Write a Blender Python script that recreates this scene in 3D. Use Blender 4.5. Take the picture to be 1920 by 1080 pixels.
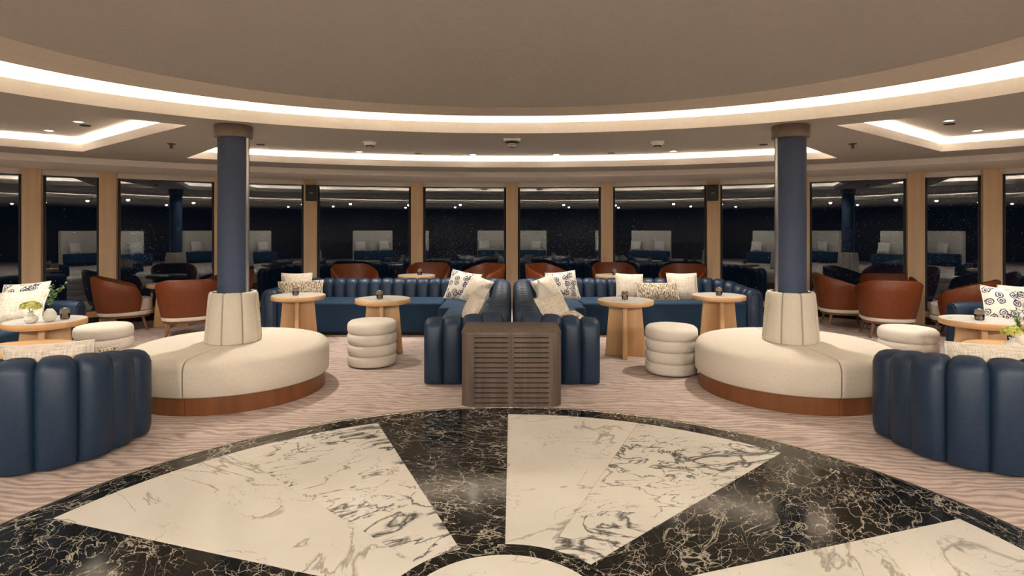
import bpy, bmesh, math, random
from mathutils import Vector, Matrix
random.seed(7)
S = bpy.context.scene
for o in list(bpy.data.objects): bpy.data.objects.remove(o)
COL = S.collection
PI = math.pi
R = math.radians

# ------------------------------------------------------------------ camera, world, exposure
cam = bpy.data.cameras.new('camera'); camo = bpy.data.objects.new('camera', cam); COL.objects.link(camo)
camo.location = (0, 0, 1.4); camo.rotation_euler = (PI/2, 0, 0)
cam.sensor_width = 36; cam.lens = 1100/1920*36; cam.shift_y = -(540-428)/1920
cam.clip_start = 0.05; cam.clip_end = 200
S.camera = camo
w = bpy.data.worlds.new('night'); S.world = w; w.use_nodes = True
w.node_tree.nodes['Background'].inputs[0].default_value = (.00045, .00090, .0016, 1)
w.node_tree.nodes['Background'].inputs[1].default_value = 1
S.view_settings.view_transform = 'Standard'; S.view_settings.look = 'None'
S.view_settings.exposure = 2.03; S.view_settings.gamma = 1
S.view_settings.use_curve_mapping = False
WARM = (1, .918, .828)
LED_RING, LED_REC, SPOT_W = 20, 15, 50

# ------------------------------------------------------------------ materials
def nt(name):
    m = bpy.data.materials.new(name); m.use_nodes = True
    n = m.node_tree.nodes; return m, n, m.node_tree.links, n['Principled BSDF']
def N(n, t, **k):
    x = n.new(t)
    for a, b in k.items(): setattr(x, a, b)
    return x
def ramp(n, stops, interp='LINEAR'):
    r = n.new('ShaderNodeValToRGB'); r.color_ramp.interpolation = interp
    e = r.color_ramp.elements
    while len(e) < len(stops): e.new(.5)
    for i, (p, c) in enumerate(stops):
        e[i].position = p; e[i].color = (*c, 1) if len(c) == 3 else c
    return r
def bump(n, l, p, src, strength, dist=.01):
    b = n.new('ShaderNodeBump'); b.inputs['Strength'].default_value = strength; b.inputs['Distance'].default_value = dist
    l.new(src, b.inputs['Height']); l.new(b.outputs[0], p.inputs['Normal'])
def plain(name, col, rough=.6, metal=0, spec=.5):
    m, n, l, p = nt(name)
    p.inputs['Base Color'].default_value = (*col, 1); p.inputs['Roughness'].default_value = rough
    p.inputs['Metallic'].default_value = metal; p.inputs['Specular IOR Level'].default_value = spec
    return m
def noisy(name, c1, c2, scale=200, rough=.85, bs=.3, bd=.003, stretch=(1,1,1), detail=4, spec=.3, coord='Object', lo=.35, hi=.65):
    m, n, l, p = nt(name)
    tc = N(n, 'ShaderNodeTexCoord'); mp = N(n, 'ShaderNodeMapping'); mp.inputs['Scale'].default_value = stretch
    l.new(tc.outputs[coord], mp.inputs[0])
    t = N(n, 'ShaderNodeTexNoise'); t.inputs['Scale'].default_value = scale; t.inputs['Detail'].default_value = detail
    l.new(mp.outputs[0], t.inputs['Vector'])
    r = ramp(n, [(lo, c1), (hi, c2)]); l.new(t.outputs[0], r.inputs[0]); l.new(r.outputs[0], p.inputs['Base Color'])
    p.inputs['Roughness'].default_value = rough; p.inputs['Specular IOR Level'].default_value = spec
    if bs: bump(n, l, p, t.outputs[0], bs, bd)
    return m
def marble(name, base, base2, vein, scale, width, mask_lo, mask_hi, fine=None, rough=.12, crackle=None):
    m, n, l, p = nt(name)
    g = N(n, 'ShaderNodeNewGeometry'); oi = N(n, 'ShaderNodeObjectInfo')
    mul = N(n, 'ShaderNodeMath', operation='MULTIPLY'); mul.inputs[1].default_value = 37
    l.new(oi.outputs['Random'], mul.inputs[0])
    rot = N(n, 'ShaderNodeVectorRotate', rotation_type='Z_AXIS'); l.new(g.outputs['Position'], rot.inputs['Vector']); l.new(mul.outputs[0], rot.inputs['Angle'])
    add = N(n, 'ShaderNodeVectorMath', operation='ADD'); l.new(rot.outputs[0], add.inputs[0]); l.new(mul.outputs[0], add.inputs[1])
    mp = N(n, 'ShaderNodeMapping'); mp.inputs['Scale'].default_value = (1, 1.7, 1); l.new(add.outputs[0], mp.inputs[0])
    def vein_fac(sc, wd, dist, det, mlo, mhi, msc):
        t = N(n, 'ShaderNodeTexNoise'); t.inputs['Scale'].default_value = sc; t.inputs['Detail'].default_value = det
        t.inputs['Distortion'].default_value = dist; t.inputs['Roughness'].default_value = .55; l.new(mp.outputs[0], t.inputs['Vector'])
        s = N(n, 'ShaderNodeMath', operation='SUBTRACT'); s.inputs[1].default_value = .5; l.new(t.outputs[0], s.inputs[0])
        a = N(n, 'ShaderNodeMath', operation='ABSOLUTE'); l.new(s.outputs[0], a.inputs[0])
        k = N(n, 'ShaderNodeTexNoise'); k.inputs['Scale'].default_value = msc; k.inputs['Detail'].default_value = 3; l.new(add.outputs[0], k.inputs['Vector'])
        mr = N(n, 'ShaderNodeMapRange'); mr.inputs['From Min'].default_value = mlo; mr.inputs['From Max'].default_value = mhi
        mr.inputs['To Min'].default_value = .0005; mr.inputs['To Max'].default_value = wd; l.new(k.outputs[0], mr.inputs['Value'])
        d = N(n, 'ShaderNodeMath', operation='DIVIDE'); l.new(a.outputs[0], d.inputs[0]); l.new(mr.outputs[0], d.inputs[1])
        i = N(n, 'ShaderNodeMath', operation='SUBTRACT', use_clamp=True); i.inputs[0].default_value = 1; l.new(d.outputs[0], i.inputs[1])
        return i.outputs[0]
    cl = N(n, 'ShaderNodeTexNoise'); cl.inputs['Scale'].default_value = 2.2; cl.inputs['Detail'].default_value = 5; l.new(add.outputs[0], cl.inputs['Vector'])
    rb = ramp(n, [(.35, base), (.7, base2)]); l.new(cl.outputs[0], rb.inputs[0])
    out = rb.outputs[0]
    layers = [(vein_fac(scale, width, 1.2, 9, mask_lo, mask_hi, 1.6), vein)]
    if fine: layers.append((vein_fac(fine[0], fine[1], .6, 7, .45, .7, 3), fine[2]))
    for csc, cwd in (crackle or []):
        wn = N(n, 'ShaderNodeTexNoise'); wn.inputs['Scale'].default_value = csc*.8; wn.inputs['Detail'].default_value = 4; l.new(mp.outputs[0], wn.inputs['Vector'])
        vm = N(n, 'ShaderNodeVectorMath', operation='SCALE'); vm.inputs['Scale'].default_value = 1.1/csc*1.6; l.new(wn.outputs['Color'], vm.inputs[0])
        va = N(n, 'ShaderNodeVectorMath', operation='ADD'); l.new(mp.outputs[0], va.inputs[0]); l.new(vm.outputs[0], va.inputs[1])
        vo = N(n, 'ShaderNodeTexVoronoi', feature='DISTANCE_TO_EDGE'); vo.inputs['Scale'].default_value = csc; l.new(va.outputs[0], vo.inputs['Vector'])
        mk = N(n, 'ShaderNodeTexNoise'); mk.inputs['Scale'].default_value = csc*.55; mk.inputs['Detail'].default_value = 2; l.new(add.outputs[0], mk.inputs['Vector'])
        mr = N(n, 'ShaderNodeMapRange'); mr.inputs['From Min'].default_value = .42; mr.inputs['From Max'].default_value = .68; mr.inputs['To Min'].default_value = .0004; mr.inputs['To Max'].default_value = cwd; l.new(mk.outputs[0], mr.inputs['Value'])
        dv = N(n, 'ShaderNodeMath', operation='DIVIDE'); l.new(vo.outputs['Distance'], dv.inputs[0]); l.new(mr.outputs[0], dv.inputs[1])
        iv = N(n, 'ShaderNodeMath', operation='SUBTRACT', use_clamp=True); iv.inputs[0].default_value = 1; l.new(dv.outputs[0], iv.inputs[1])
        layers.append((iv.outputs[0], vein))
    for f, c in layers:
        mx = N(n, 'ShaderNodeMix', data_type='RGBA'); l.new(f, mx.inputs['Factor']); l.new(out, mx.inputs['A']); mx.inputs['B'].default_value = (*c, 1)
        out = mx.outputs['Result']
    l.new(out, p.inputs['Base Color']); p.inputs['Roughness'].default_value = rough
    return m
def wood(name, c1, c2, axis=2, rough=.45, scale=14):
    st = [9, 9, 9]; st[axis] = .5
    return noisy(name, c1, c2, scale=scale/9, rough=rough, bs=.12, bd=.002, stretch=tuple(st), detail=6, spec=.4, lo=.3, hi=.7)
def emit(name, col, s):
    m, n, l, p = nt(name)
    p.inputs['Base Color'].default_value = (.8, .8, .8, 1); p.inputs['Emission Color'].default_value = (*col, 1); p.inputs['Emission Strength'].default_value = s
    return m

M = {}
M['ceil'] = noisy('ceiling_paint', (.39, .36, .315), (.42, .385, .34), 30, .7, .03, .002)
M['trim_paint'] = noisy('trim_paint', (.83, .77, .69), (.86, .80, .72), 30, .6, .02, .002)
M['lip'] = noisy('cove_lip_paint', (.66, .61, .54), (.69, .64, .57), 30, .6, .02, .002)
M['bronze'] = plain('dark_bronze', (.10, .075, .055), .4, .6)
M['band'] = noisy('band_lit_paint', (.56, .49, .41), (.59, .52, .44), 30, .7, .03, .002)  # lighter than the dome: brightness of the band put into its colour
M['pouf'] = noisy('oatmeal_linen', (.56, .50, .42), (.66, .60, .51), 260, .92, .35, .002, stretch=(1, 1, .35))
M['oak'] = wood('oak', (.50, .29, .125), (.62, .38, .18), 2)
M['oakx'] = wood('oak_flat', (.52, .29, .12), (.62, .37, .17), 0)
M['oak_post'] = wood('oak_post', (.72, .51, .30), (.82, .61, .39), 2)
M['walnut'] = wood('walnut', (.065, .043, .032), (.150, .106, .080), 2, .5, 22)
M['walnutx'] = wood('walnut_slat', (.072, .049, .036), (.142, .100, .075), 2, .5, 22)
M['mahogany'] = wood('red_brown_wood', (.15, .052, .016), (.205, .075, .025), 2, .4)
M['leg_wood'] = wood('chair_leg_wood', (.17, .075, .034), (.25, .12, .06), 2, .45)
M['capwood'] = wood('column_cap_wood', (.16, .12, .092), (.24, .185, .145), 0, .4)
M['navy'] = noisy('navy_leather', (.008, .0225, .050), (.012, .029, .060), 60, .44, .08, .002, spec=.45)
M['navy_seat'] = noisy('navy_velvet', (.007, .028, .062), (.010, .036, .076), 300, .75, .1, .001, spec=.3)  # velvet of the seats, bluer than the leather backs
M['pipe'] = plain('navy_piping', (.015, .030, .070), .5)
M['colblue'] = noisy('column_leather', (.050, .070, .120), (.058, .079, .132), 150, .55, .08, .001, spec=.3)
M['cream'] = noisy('cream_linen', (.56, .495, .40), (.66, .595, .495), 260, .92, .35, .002, stretch=(1, 1, .35))
M['cream_lt'] = noisy('pale_cream_cloth', (.62, .55, .45), (.70, .63, .53), 260, .9, .3, .002)
M['orange'] = noisy('tan_leather', (.150, .034, .0075), (.185, .044, .010), 40, .42, .06, .002, spec=.45)
M['steel'] = plain('polished_steel', (.85, .83, .78), .32, 1)
M['black'] = plain('black_plastic', (.006, .006, .007), .45)
M['dark'] = plain('dark_recess', (.012, .009, .007), .8)
M['frame'] = plain('dark_window_frame', (.022, .022, .024), .45)
M['white'] = plain('white_plastic', (.75, .73, .68), .4)
M['ceramic'] = noisy('matte_ceramic', (.66, .62, .54), (.74, .70, .62), 300, .55, .15, .001)
M['chrome'] = plain('brass_trim', (.62, .55, .42), .25, 1)
M['wmarble'] = marble('white_marble', (.64, .605, .52), (.70, .665, .58), (.33, .30, .24), .8, .022, .40, .62, (2.0, .010, (.44, .40, .33)), .16)
M['vmarble'] = marble('veined_marble', (.65, .615, .53), (.71, .675, .59), (.045, .040, .036), 2.1, .05, .42, .66, (4.2, .03, (.14, .125, .10)), .16)
M['bmarble'] = marble('black_marble', (.0055, .0058, .0052), (.012, .0115, .010), (.42, .37, .28), 2.4, .010, .38, .62, (6.0, .007, (.24, .21, .16)), .12, [(5.0, .035), (11.0, .05)])
M['tmarble'] = marble('table_marble', (.66, .62, .55), (.72, .68, .61), (.50, .46, .40), 2.2, .03, .4, .65, None, .25)
M['led'] = emit('led_strip_ring', WARM, LED_RING)
M['led2'] = emit('led_strip_recess', WARM, LED_REC)
M['lamp'] = emit('downlight_lens', (1, .9, .75), 9)
M['yellow'] = noisy('yellow_petal', (.50, .52, .09), (.72, .70, .22), 40, .7, 0)
M['lime'] = noisy('lime_petal', (.46, .47, .09), (.66, .65, .22), 40, .7, 0)
M['leaf'] = noisy('leaf', (.08, .19, .05), (.22, .36, .12), 30, .55, 0)
M['stem'] = plain('stem', (.09, .16, .05), .7)
M['candle'] = plain('candle_wax', (.8, .75, .66), .5)
M['smoke'] = plain('smoked_glass', (.16, .13, .10), .08, 0, .8)
M['reddark'] = wood('dark_wall_panel', (.030, .018, .012), (.05, .03, .02), 2)

# carpet
m, n, l, p = nt('carpet'); M['carpet'] = m
tc = N(n, 'ShaderNodeTexCoord'); mp = N(n, 'ShaderNodeMapping'); mp.inputs['Scale'].default_value = (.40, 1, 1); mp.inputs['Rotation'].default_value = (0, 0, .12)
l.new(tc.outputs['Object'], mp.inputs[0])
wv = N(n, 'ShaderNodeTexWave', bands_direction='Y'); wv.inputs['Scale'].default_value = 5.4; wv.inputs['Distortion'].default_value = 16
wv.inputs['Detail'].default_value = 3; wv.inputs['Detail Scale'].default_value = .75; wv.inputs['Detail Roughness'].default_value = .6; l.new(mp.outputs[0], wv.inputs['Vector'])
nz = N(n, 'ShaderNodeTexNoise'); nz.inputs['Scale'].default_value = 110; nz.inputs['Detail'].default_value = 3; l.new(tc.outputs['Object'], nz.inputs['Vector'])
mx = N(n, 'ShaderNodeMix', data_type='FLOAT'); mx.inputs['Factor'].default_value = .4; l.new(wv.outputs['Fac'], mx.inputs['A']); l.new(nz.outputs[0], mx.inputs['B'])
rc = ramp(n, [(.14, (.31, .235, .195)), (.5, (.47, .375, .325)), (.85, (.56, .46, .405))]); l.new(mx.outputs['Result'], rc.inputs[0]); l.new(rc.outputs[0], p.inputs['Base Color'])
p.inputs['Roughness'].default_value = .95; p.inputs['Specular IOR Level'].default_value = .1
bump(n, l, p, mx.outputs['Result'], .4, .006)
# glass: reflecting double glazing
m = bpy.data.materials.new('window_glass'); m.use_nodes = True; M['glass'] = m
n = m.node_tree.nodes; l = m.node_tree.links; n.remove(n['Principled BSDF'])
fr = N(n, 'ShaderNodeFresnel'); fr.inputs[0].default_value = 1.5
mu = N(n, 'ShaderNodeMath', operation='MULTIPLY', use_clamp=True); mu.inputs[1].default_value = 2.0; l.new(fr.outputs[0], mu.inputs[0])
tr = N(n, 'ShaderNodeBsdfTransparent'); tr.inputs[0].default_value = (.8, .86, .9, 1)
gl = N(n, 'ShaderNodeBsdfGlossy'); gl.inputs['Roughness'].default_value = .0; gl.inputs[0].default_value = (.92, .96, 1, 1)
ms = N(n, 'ShaderNodeMixShader'); l.new(mu.outputs[0], ms.inputs[0]); l.new(tr.outputs[0], ms.inputs[1]); l.new(gl.outputs[0], ms.inputs[2]); l.new(ms.outputs[0], n['Material Output'].inputs[0])
M['drop'] = plain('raindrop', (.62, .74, .95), .25)  # blue tint stands in for bluish light from outside
# small clear glass for candle holders
m = bpy.data.materials.new('clear_glass'); m.use_nodes = True; M['cup'] = m
n = m.node_tree.nodes; l = m.node_tree.links; n.remove(n['Principled BSDF'])
fr = N(n, 'ShaderNodeFresnel'); fr.inputs[0].default_value = 1.6
tr = N(n, 'ShaderNodeBsdfTransparent'); tr.inputs[0].default_value = (.72, .66, .58, 1)
gl = N(n, 'ShaderNodeBsdfGlossy'); gl.inputs['Roughness'].default_value = .05
ms = N(n, 'ShaderNodeMixShader'); l.new(fr.outputs[0], ms.inputs[0]); l.new(tr.outputs[0], ms.inputs[1]); l.new(gl.outputs[0], ms.inputs[2]); l.new(ms.outputs[0], n['Material Output'].inputs[0])

# pillow cloths (UV based)
def uvmap(n, l, sx, sy):
    tc = N(n, 'ShaderNodeTexCoord'); mp = N(n, 'ShaderNodeMapping'); mp.inputs['Scale'].default_value = (sx, sy, 1); l.new(tc.outputs['UV'], mp.inputs[0]); return mp.outputs[0]
m, n, l, p = nt('cream_check_weave'); M['p_cream'] = m
uv = uvmap(n, l, 1, 1); oi = N(n, 'ShaderNodeObjectInfo'); f = []
for st in ((60, 6, 1), (6, 60, 1)):
    mp = N(n, 'ShaderNodeMapping'); mp.inputs['Scale'].default_value = st; l.new(uv, mp.inputs[0]); l.new(oi.outputs['Random'], mp.inputs['Location'])
    t = N(n, 'ShaderNodeTexNoise'); t.inputs['Scale'].default_value = 1; t.inputs['Detail'].default_value = 4; l.new(mp.outputs[0], t.inputs['Vector']); f.append(t.outputs[0])
a = N(n, 'ShaderNodeMath', operation='ADD'); l.new(f[0], a.inputs[0]); l.new(f[1], a.inputs[1])
r = ramp(n, [(.34, (.42, .33, .22)), (.48, (.66, .57, .45)), (.62, (.78, .72, .62))]); h = N(n, 'ShaderNodeMath', operation='MULTIPLY'); h.inputs[1].default_value = .5
l.new(a.outputs[0], h.inputs[0]); l.new(h.outputs[0], r.inputs[0]); l.new(r.outputs[0], p.inputs['Base Color']); p.inputs['Roughness'].default_value = .95; bump(n, l, p, h.outputs[0], .5, .004)
m, n, l, p = nt('navy_botanical_print'); M['p_floral'] = m
uv = uvmap(n, l, 1, 1)
v = N(n, 'ShaderNodeTexVoronoi', voronoi_dimensions='2D'); v.inputs['Scale'].default_value = 4.6; v.inputs['Randomness'].default_value = .8; l.new(uv, v.inputs['Vector'])
nd = N(n, 'ShaderNodeTexNoise'); nd.inputs['Scale'].default_value = 16; nd.inputs['Detail'].default_value = 3; l.new(uv, nd.inputs['Vector'])
s1 = N(n, 'ShaderNodeMath', operation='MULTIPLY_ADD'); s1.inputs[1].default_value = 30; l.new(v.outputs['Distance'], s1.inputs[0])
s2 = N(n, 'ShaderNodeMath', operation='MULTIPLY'); s2.inputs[1].default_value = 9; l.new(nd.outputs[0], s2.inputs[0]); l.new(s2.outputs[0], s1.inputs[2])
sn = N(n, 'ShaderNodeMath', operation='SINE'); l.new(s1.outputs[0], sn.inputs[0])
g1 = N(n, 'ShaderNodeMath', operation='GREATER_THAN'); g1.inputs[1].default_value = -.1; l.new(sn.outputs[0], g1.inputs[0])
lt = N(n, 'ShaderNodeMath', operation='LESS_THAN'); lt.inputs[1].default_value = .46; l.new(v.outputs['Distance'], lt.inputs[0])
sx = N(n, 'ShaderNodeSeparateColor'); l.new(v.outputs['Color'], sx.inputs[0])
ca = N(n, 'ShaderNodeMath', operation='GREATER_THAN'); ca.inputs[1].default_value = .12; l.new(sx.outputs[0], ca.inputs[0])
q = N(n, 'ShaderNodeMath', operation='MULTIPLY'); l.new(g1.outputs[0], q.inputs[0]); l.new(lt.outputs[0], q.inputs[1])
q2 = N(n, 'ShaderNodeMath', operation='MULTIPLY'); l.new(q.outputs[0], q2.inputs[0]); l.new(ca.outputs[0], q2.inputs[1])
mxx = N(n, 'ShaderNodeMix', data_type='RGBA'); l.new(q2.outputs[0], mxx.inputs['Factor']); mxx.inputs['A'].default_value = (.68, .62, .53, 1); mxx.inputs['B'].default_value = (.045, .045, .085, 1)
# branching motif
nb = N(n, 'ShaderNodeTexNoise'); nb.inputs['Scale'].default_value = 9; nb.inputs['Detail'].default_value = 2; nb.inputs['Distortion'].default_value = 1.5; l.new(uv, nb.inputs['Vector'])
s3 = N(n, 'ShaderNodeMath', operation='SUBTRACT'); s3.inputs[1].default_value = .5; l.new(nb.outputs[0], s3.inputs[0])
ab = N(n, 'ShaderNodeMath', operation='ABSOLUTE'); l.new(s3.outputs[0], ab.inputs[0])
l3 = N(n, 'ShaderNodeMath', operation='LESS_THAN'); l3.inputs[1].default_value = .035; l.new(ab.outputs[0], l3.inputs[0])
xs = N(n, 'ShaderNodeSeparateXYZ'); l.new(uv, xs.inputs[0])
b1 = N(n, 'ShaderNodeMath', operation='COMPARE'); b1.inputs[1].default_value = .7; b1.inputs[2].default_value = .15; l.new(xs.outputs[0], b1.inputs[0])
b2 = N(n, 'ShaderNodeMath', operation='COMPARE'); b2.inputs[1].default_value = .6; b2.inputs[2].default_value = .28; l.new(xs.outputs[1], b2.inputs[0])
q3 = N(n, 'ShaderNodeMath', operation='MULTIPLY'); l.new(l3.outputs[0], q3.inputs[0]); l.new(b1.outputs[0], q3.inputs[1])
q4 = N(n, 'ShaderNodeMath', operation='MULTIPLY'); l.new(q3.outputs[0], q4.inputs[0]); l.new(b2.outputs[0], q4.inputs[1])
mx2 = N(n, 'ShaderNodeMix', data_type='RGBA'); l.new(q4.outputs[0], mx2.inputs['Factor']); l.new(mxx.outputs['Result'], mx2.inputs['A']); mx2.inputs['B'].default_value = (.022, .022, .045, 1)
l.new(mx2.outputs['Result'], p.inputs['Base Color']); p.inputs['Roughness'].default_value = .9
m, n, l, p = nt('brown_squiggle_weave'); M['p_squig'] = m
uv = uvmap(n, l, 34, 13); t = N(n, 'ShaderNodeTexNoise'); t.inputs['Scale'].default_value = 1; t.inputs['Detail'].default_value = 1.5; t.inputs['Distortion'].default_value = .8; l.new(uv, t.inputs['Vector'])
r = ramp(n, [(.42, (.20, .135, .065)), (.5, (.45, .36, .24)), (.56, (.68, .61, .49))]); l.new(t.outputs[0], r.inputs[0]); l.new(r.outputs[0], p.inputs['Base Color']); p.inputs['Roughness'].default_value = .95; bump(n, l, p, t.outputs[0], .6, .006)
M['p_white'] = noisy('white_cloth', (.70, .65, .56), (.78, .73, .65), 250, .9, .2, .002)

# ------------------------------------------------------------------ mesh helpers
def link(o, parent=None):
    COL.objects.link(o)
    if parent is not None: o.parent = parent
    return o
def ob(name, verts, faces, mat, parent=None, smooth=True, ang=40, uv=None):
    me = bpy.data.meshes.new(name); me.from_pydata([tuple(v) for v in verts], [], faces); me.update()
    if uv:
        ul = me.uv_layers.new(name='UVMap')
        for lp in me.loops: ul.data[lp.index].uv = uv[lp.vertex_index]
    me.materials.append(M[mat])
    if smooth:
        for f in me.polygons: f.use_smooth = True
        me.set_sharp_from_angle(angle=R(ang))
    return link(bpy.data.objects.new(name, me), parent)
def fix(o):
    bm = bmesh.new(); bm.from_mesh(o.data); bmesh.ops.recalc_face_normals(bm, faces=bm.faces); bm.to_mesh(o.data); bm.free(); return o
def empty(name, loc=(0, 0, 0), rz=0):
    e = bpy.data.objects.new(name, None); e.location = loc; e.rotation_euler = (0, 0, rz); e.empty_display_size = .1; return link(e)
def tag(o, label, cat, group=None):
    o['label'] = label; o['category'] = cat
    if group: o['group'] = group
    return o
def struct(o): o['kind'] = 'structure'; return o
def lathe(name, prof, mat, parent, segs=40, c=(0, 0, 0), ang=40, a0=0, a1=2*PI, caps=False):
    full = abs(a1-a0-2*PI) < 1e-6; k = segs if full else segs+1
    v = []; f = []
    for i in range(k):
        a = a0+(a1-a0)*i/segs
        for r, z in prof: v.append((c[0]+r*math.cos(a), c[1]+r*math.sin(a), c[2]+z))
    P = len(prof)
    for i in range(segs):
        j = (i+1) % k
        for q in range(P-1): f.append((i*P+q, j*P+q, j*P+q+1, i*P+q+1))
    if caps and not full:
        f.append(tuple(range(P))); f.append(tuple((k-1)*P+q for q in reversed(range(P))))
    o = ob(name, v, f, mat, parent, True, ang)
    bm = bmesh.new(); bm.from_mesh(o.data); bmesh.ops.remove_doubles(bm, verts=bm.verts, dist=1e-5); bmesh.ops.recalc_face_normals(bm, faces=bm.faces); bm.to_mesh(o.data); bm.free()
    o.data.set_sharp_from_angle(angle=R(ang)); return o
def prism(name, poly, z0, z1, mat, parent=None, bev=0, seg=3, top_only=False, ang=40, M4=None):
    bm = bmesh.new(); b = [bm.verts.new((x, y, z0)) for x, y in poly]; t = [bm.verts.new((x, y, z1)) for x, y in poly]
    k = len(poly); bm.faces.new(b[::-1]); tf = bm.faces.new(t)
    for i in range(k): bm.faces.new((b[i], b[(i+1) % k], t[(i+1) % k], t[i]))
    bmesh.ops.recalc_face_normals(bm, faces=bm.faces)
    if bev:
        es = list(tf.edges) if top_only == 'rim' else [e for e in bm.edges if not top_only or e not in [x for x in bm.edges if x.verts[0] in b and x.verts[1] in b]]
        bmesh.ops.bevel(bm, geom=es, offset=bev, segments=seg, profile=.5, affect='EDGES', clamp_overlap=True)
    if M4 is not None: bmesh.ops.transform(bm, matrix=M4, verts=bm.verts)
    me = bpy.data.meshes.new(name); bm.to_mesh(me); bm.free(); me.materials.append(M[mat])
    for f in me.polygons: f.use_smooth = True
    me.set_sharp_from_angle(angle=R(ang))
    return link(bpy.data.objects.new(name, me), parent)
def box(name, x0, x1, y0, y1, z0, z1, mat, parent=None, bev=0, seg=2, M4=None):
    return prism(name, [(x0, y0), (x1, y0), (x1, y1), (x0, y1)], z0, z1, mat, parent, bev, seg, M4=M4)
def tube(name, pts, rad, mat, parent, segs=8, closed=False, rads=None):
    pts = [Vector(p) for p in pts]; v = []; f = []; k = len(pts)
    for i, p in enumerate(pts):
        if closed: d = (pts[(i+1) % k]-pts[i-1])
        else: d = pts[min(i+1, k-1)]-pts[max(i-1, 0)]
        d.normalize(); up = Vector((0, 0, 1)) if abs(d.z) < .9 else Vector((1, 0, 0))
        a = d.cross(up).normalized(); b = d.cross(a)
        r = rads[i] if rads else rad
        for q in range(segs):
            t = 2*PI*q/segs; v.append(p+a*r*math.cos(t)+b*r*math.sin(t))
    for i in range(k if closed else k-1):
        j = (i+1) % k
        for q in range(segs): f.append((i*segs+q, i*segs+(q+1) % segs, j*segs+(q+1) % segs, j*segs+q))
    if not closed:
        f.append(tuple(range(segs))); f.append(tuple((k-1)*segs+q for q in range(segs)))
    return fix(ob(name, v, f, mat, parent))
def arc(cx, cy, r, a0, a1, k=10):
    return [(cx+r*math.cos(R(a0+(a1-a0)*i/k)), cy+r*math.sin(R(a0+(a1-a0)*i/k))) for i in range(k+1)]
def loft(name, loops, mat, parent=None, closed=True, ang=30):
    """loops: lists of points of equal length, faces between successive loops"""
    v = [p for lp in loops for p in lp]; k = len(loops[0]); f = []
    for a in range(len(loops)-1):
        for i in range(k if closed else k-1):
            j = (i+1) % k; f.append((a*k+i, a*k+j, (a+1)*k+j, (a+1)*k+i))
    return ob(name, v, f, mat, parent, True, ang)
def fill(name, loops, z, mat, parent=None):
    bm = bmesh.new(); es = []
    for lp in loops:
        vs = [bm.verts.new((x, y, z)) for x, y in lp]
        for i in range(len(vs)): es.append(bm.edges.new((vs[i], vs[(i+1) % len(vs)])))
    bmesh.ops.triangle_fill(bm, use_beauty=True, use_dissolve=False, edges=es)
    bmesh.ops.recalc_face_normals(bm, faces=bm.faces)
    me = bpy.data.meshes.new(name); bm.to_mesh(me); bm.free(); me.materials.append(M[mat])
    return link(bpy.data.objects.new(name, me), parent)
def offset_poly(poly, d):
    k = len(poly); out = []
    A = sum(poly[i][0]*poly[(i+1) % k][1]-poly[(i+1) % k][0]*poly[i][1] for i in range(k)); s = 1 if A > 0 else -1
    for i in range(k):
        p0 = Vector(poly[i-1]); p1 = Vector(poly[i]); p2 = Vector(poly[(i+1) % k])
        d1 = (p1-p0).normalized(); d2 = (p2-p1).normalized()
        n1 = Vector((d1.y, -d1.x))*s; n2 = Vector((d2.y, -d2.x))*s
        b = (n1+n2); b = b/max(.25, b.dot(n1)) if b.length > 1e-4 else n1
        q = p1+b*d; out.append((q.x, q.y))
    return out
def ell(a, b, c, k=128, d=0): return [((a+d)*math.cos(2*PI*i/k), c+(b+d)*math.sin(2*PI*i/k)) for i in range(k)]
def at(loop, z): return [(x, y, z) for x, y in loop]

# ------------------------------------------------------------------ floor
WC, WR = .68, 10.0          # centre (0, WC) and radius of the bowed window wall
floor = struct(prism('floor', [(-11, -7), (11, -7), (11, 11.2), (-11, 11.2)], -.08, 0, 'carpet'))
CX, CY = -.03, 2.11
def ringtile(name, r0, r1, a0, a1, mat, h=.006):
    k = max(2, int(abs(a1-a0)/2)); g = .0
    o = [(CX+r1*math.sin(R(a0+(a1-a0)*i/k)), CY+r1*math.cos(R(a0+(a1-a0)*i/k))) for i in range(k+1)]
    i_ = [(CX+r0*math.sin(R(a0+(a1-a0)*i/k)), CY+r0*math.cos(R(a0+(a1-a0)*i/k))) for i in range(k+1)]
    return prism(name, o+i_[::-1], .0, h, mat, floor)
for i in range(15):
    a = 24*i; gap = .04
    ringtile('marble_tile', .482, 2.288, a+gap, a+24-gap, ['wmarble', 'vmarble', 'bmarble'][i % 3])
lathe('border_ring', [(2.29, 0), (2.29, .006), (2.452, .006), (2.452, 0)], 'bmarble', floor, 160, (CX, CY, 0), 30)
lathe('centre_ring', [(.397, 0), (.397, .006), (.48, .006), (.48, 0)], 'bmarble', floor, 80, (CX, CY, 0), 30)
lathe('centre_disc', [(0, .006), (.395, .006), (.395, 0)], 'wmarble', floor, 80, (CX, CY, 0), 30)
lathe('metal_trim', [(2.452, 0), (2.452, .009), (2.464, .009), (2.464, 0)], 'chrome', floor, 160, (CX, CY, 0), 30)

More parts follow.
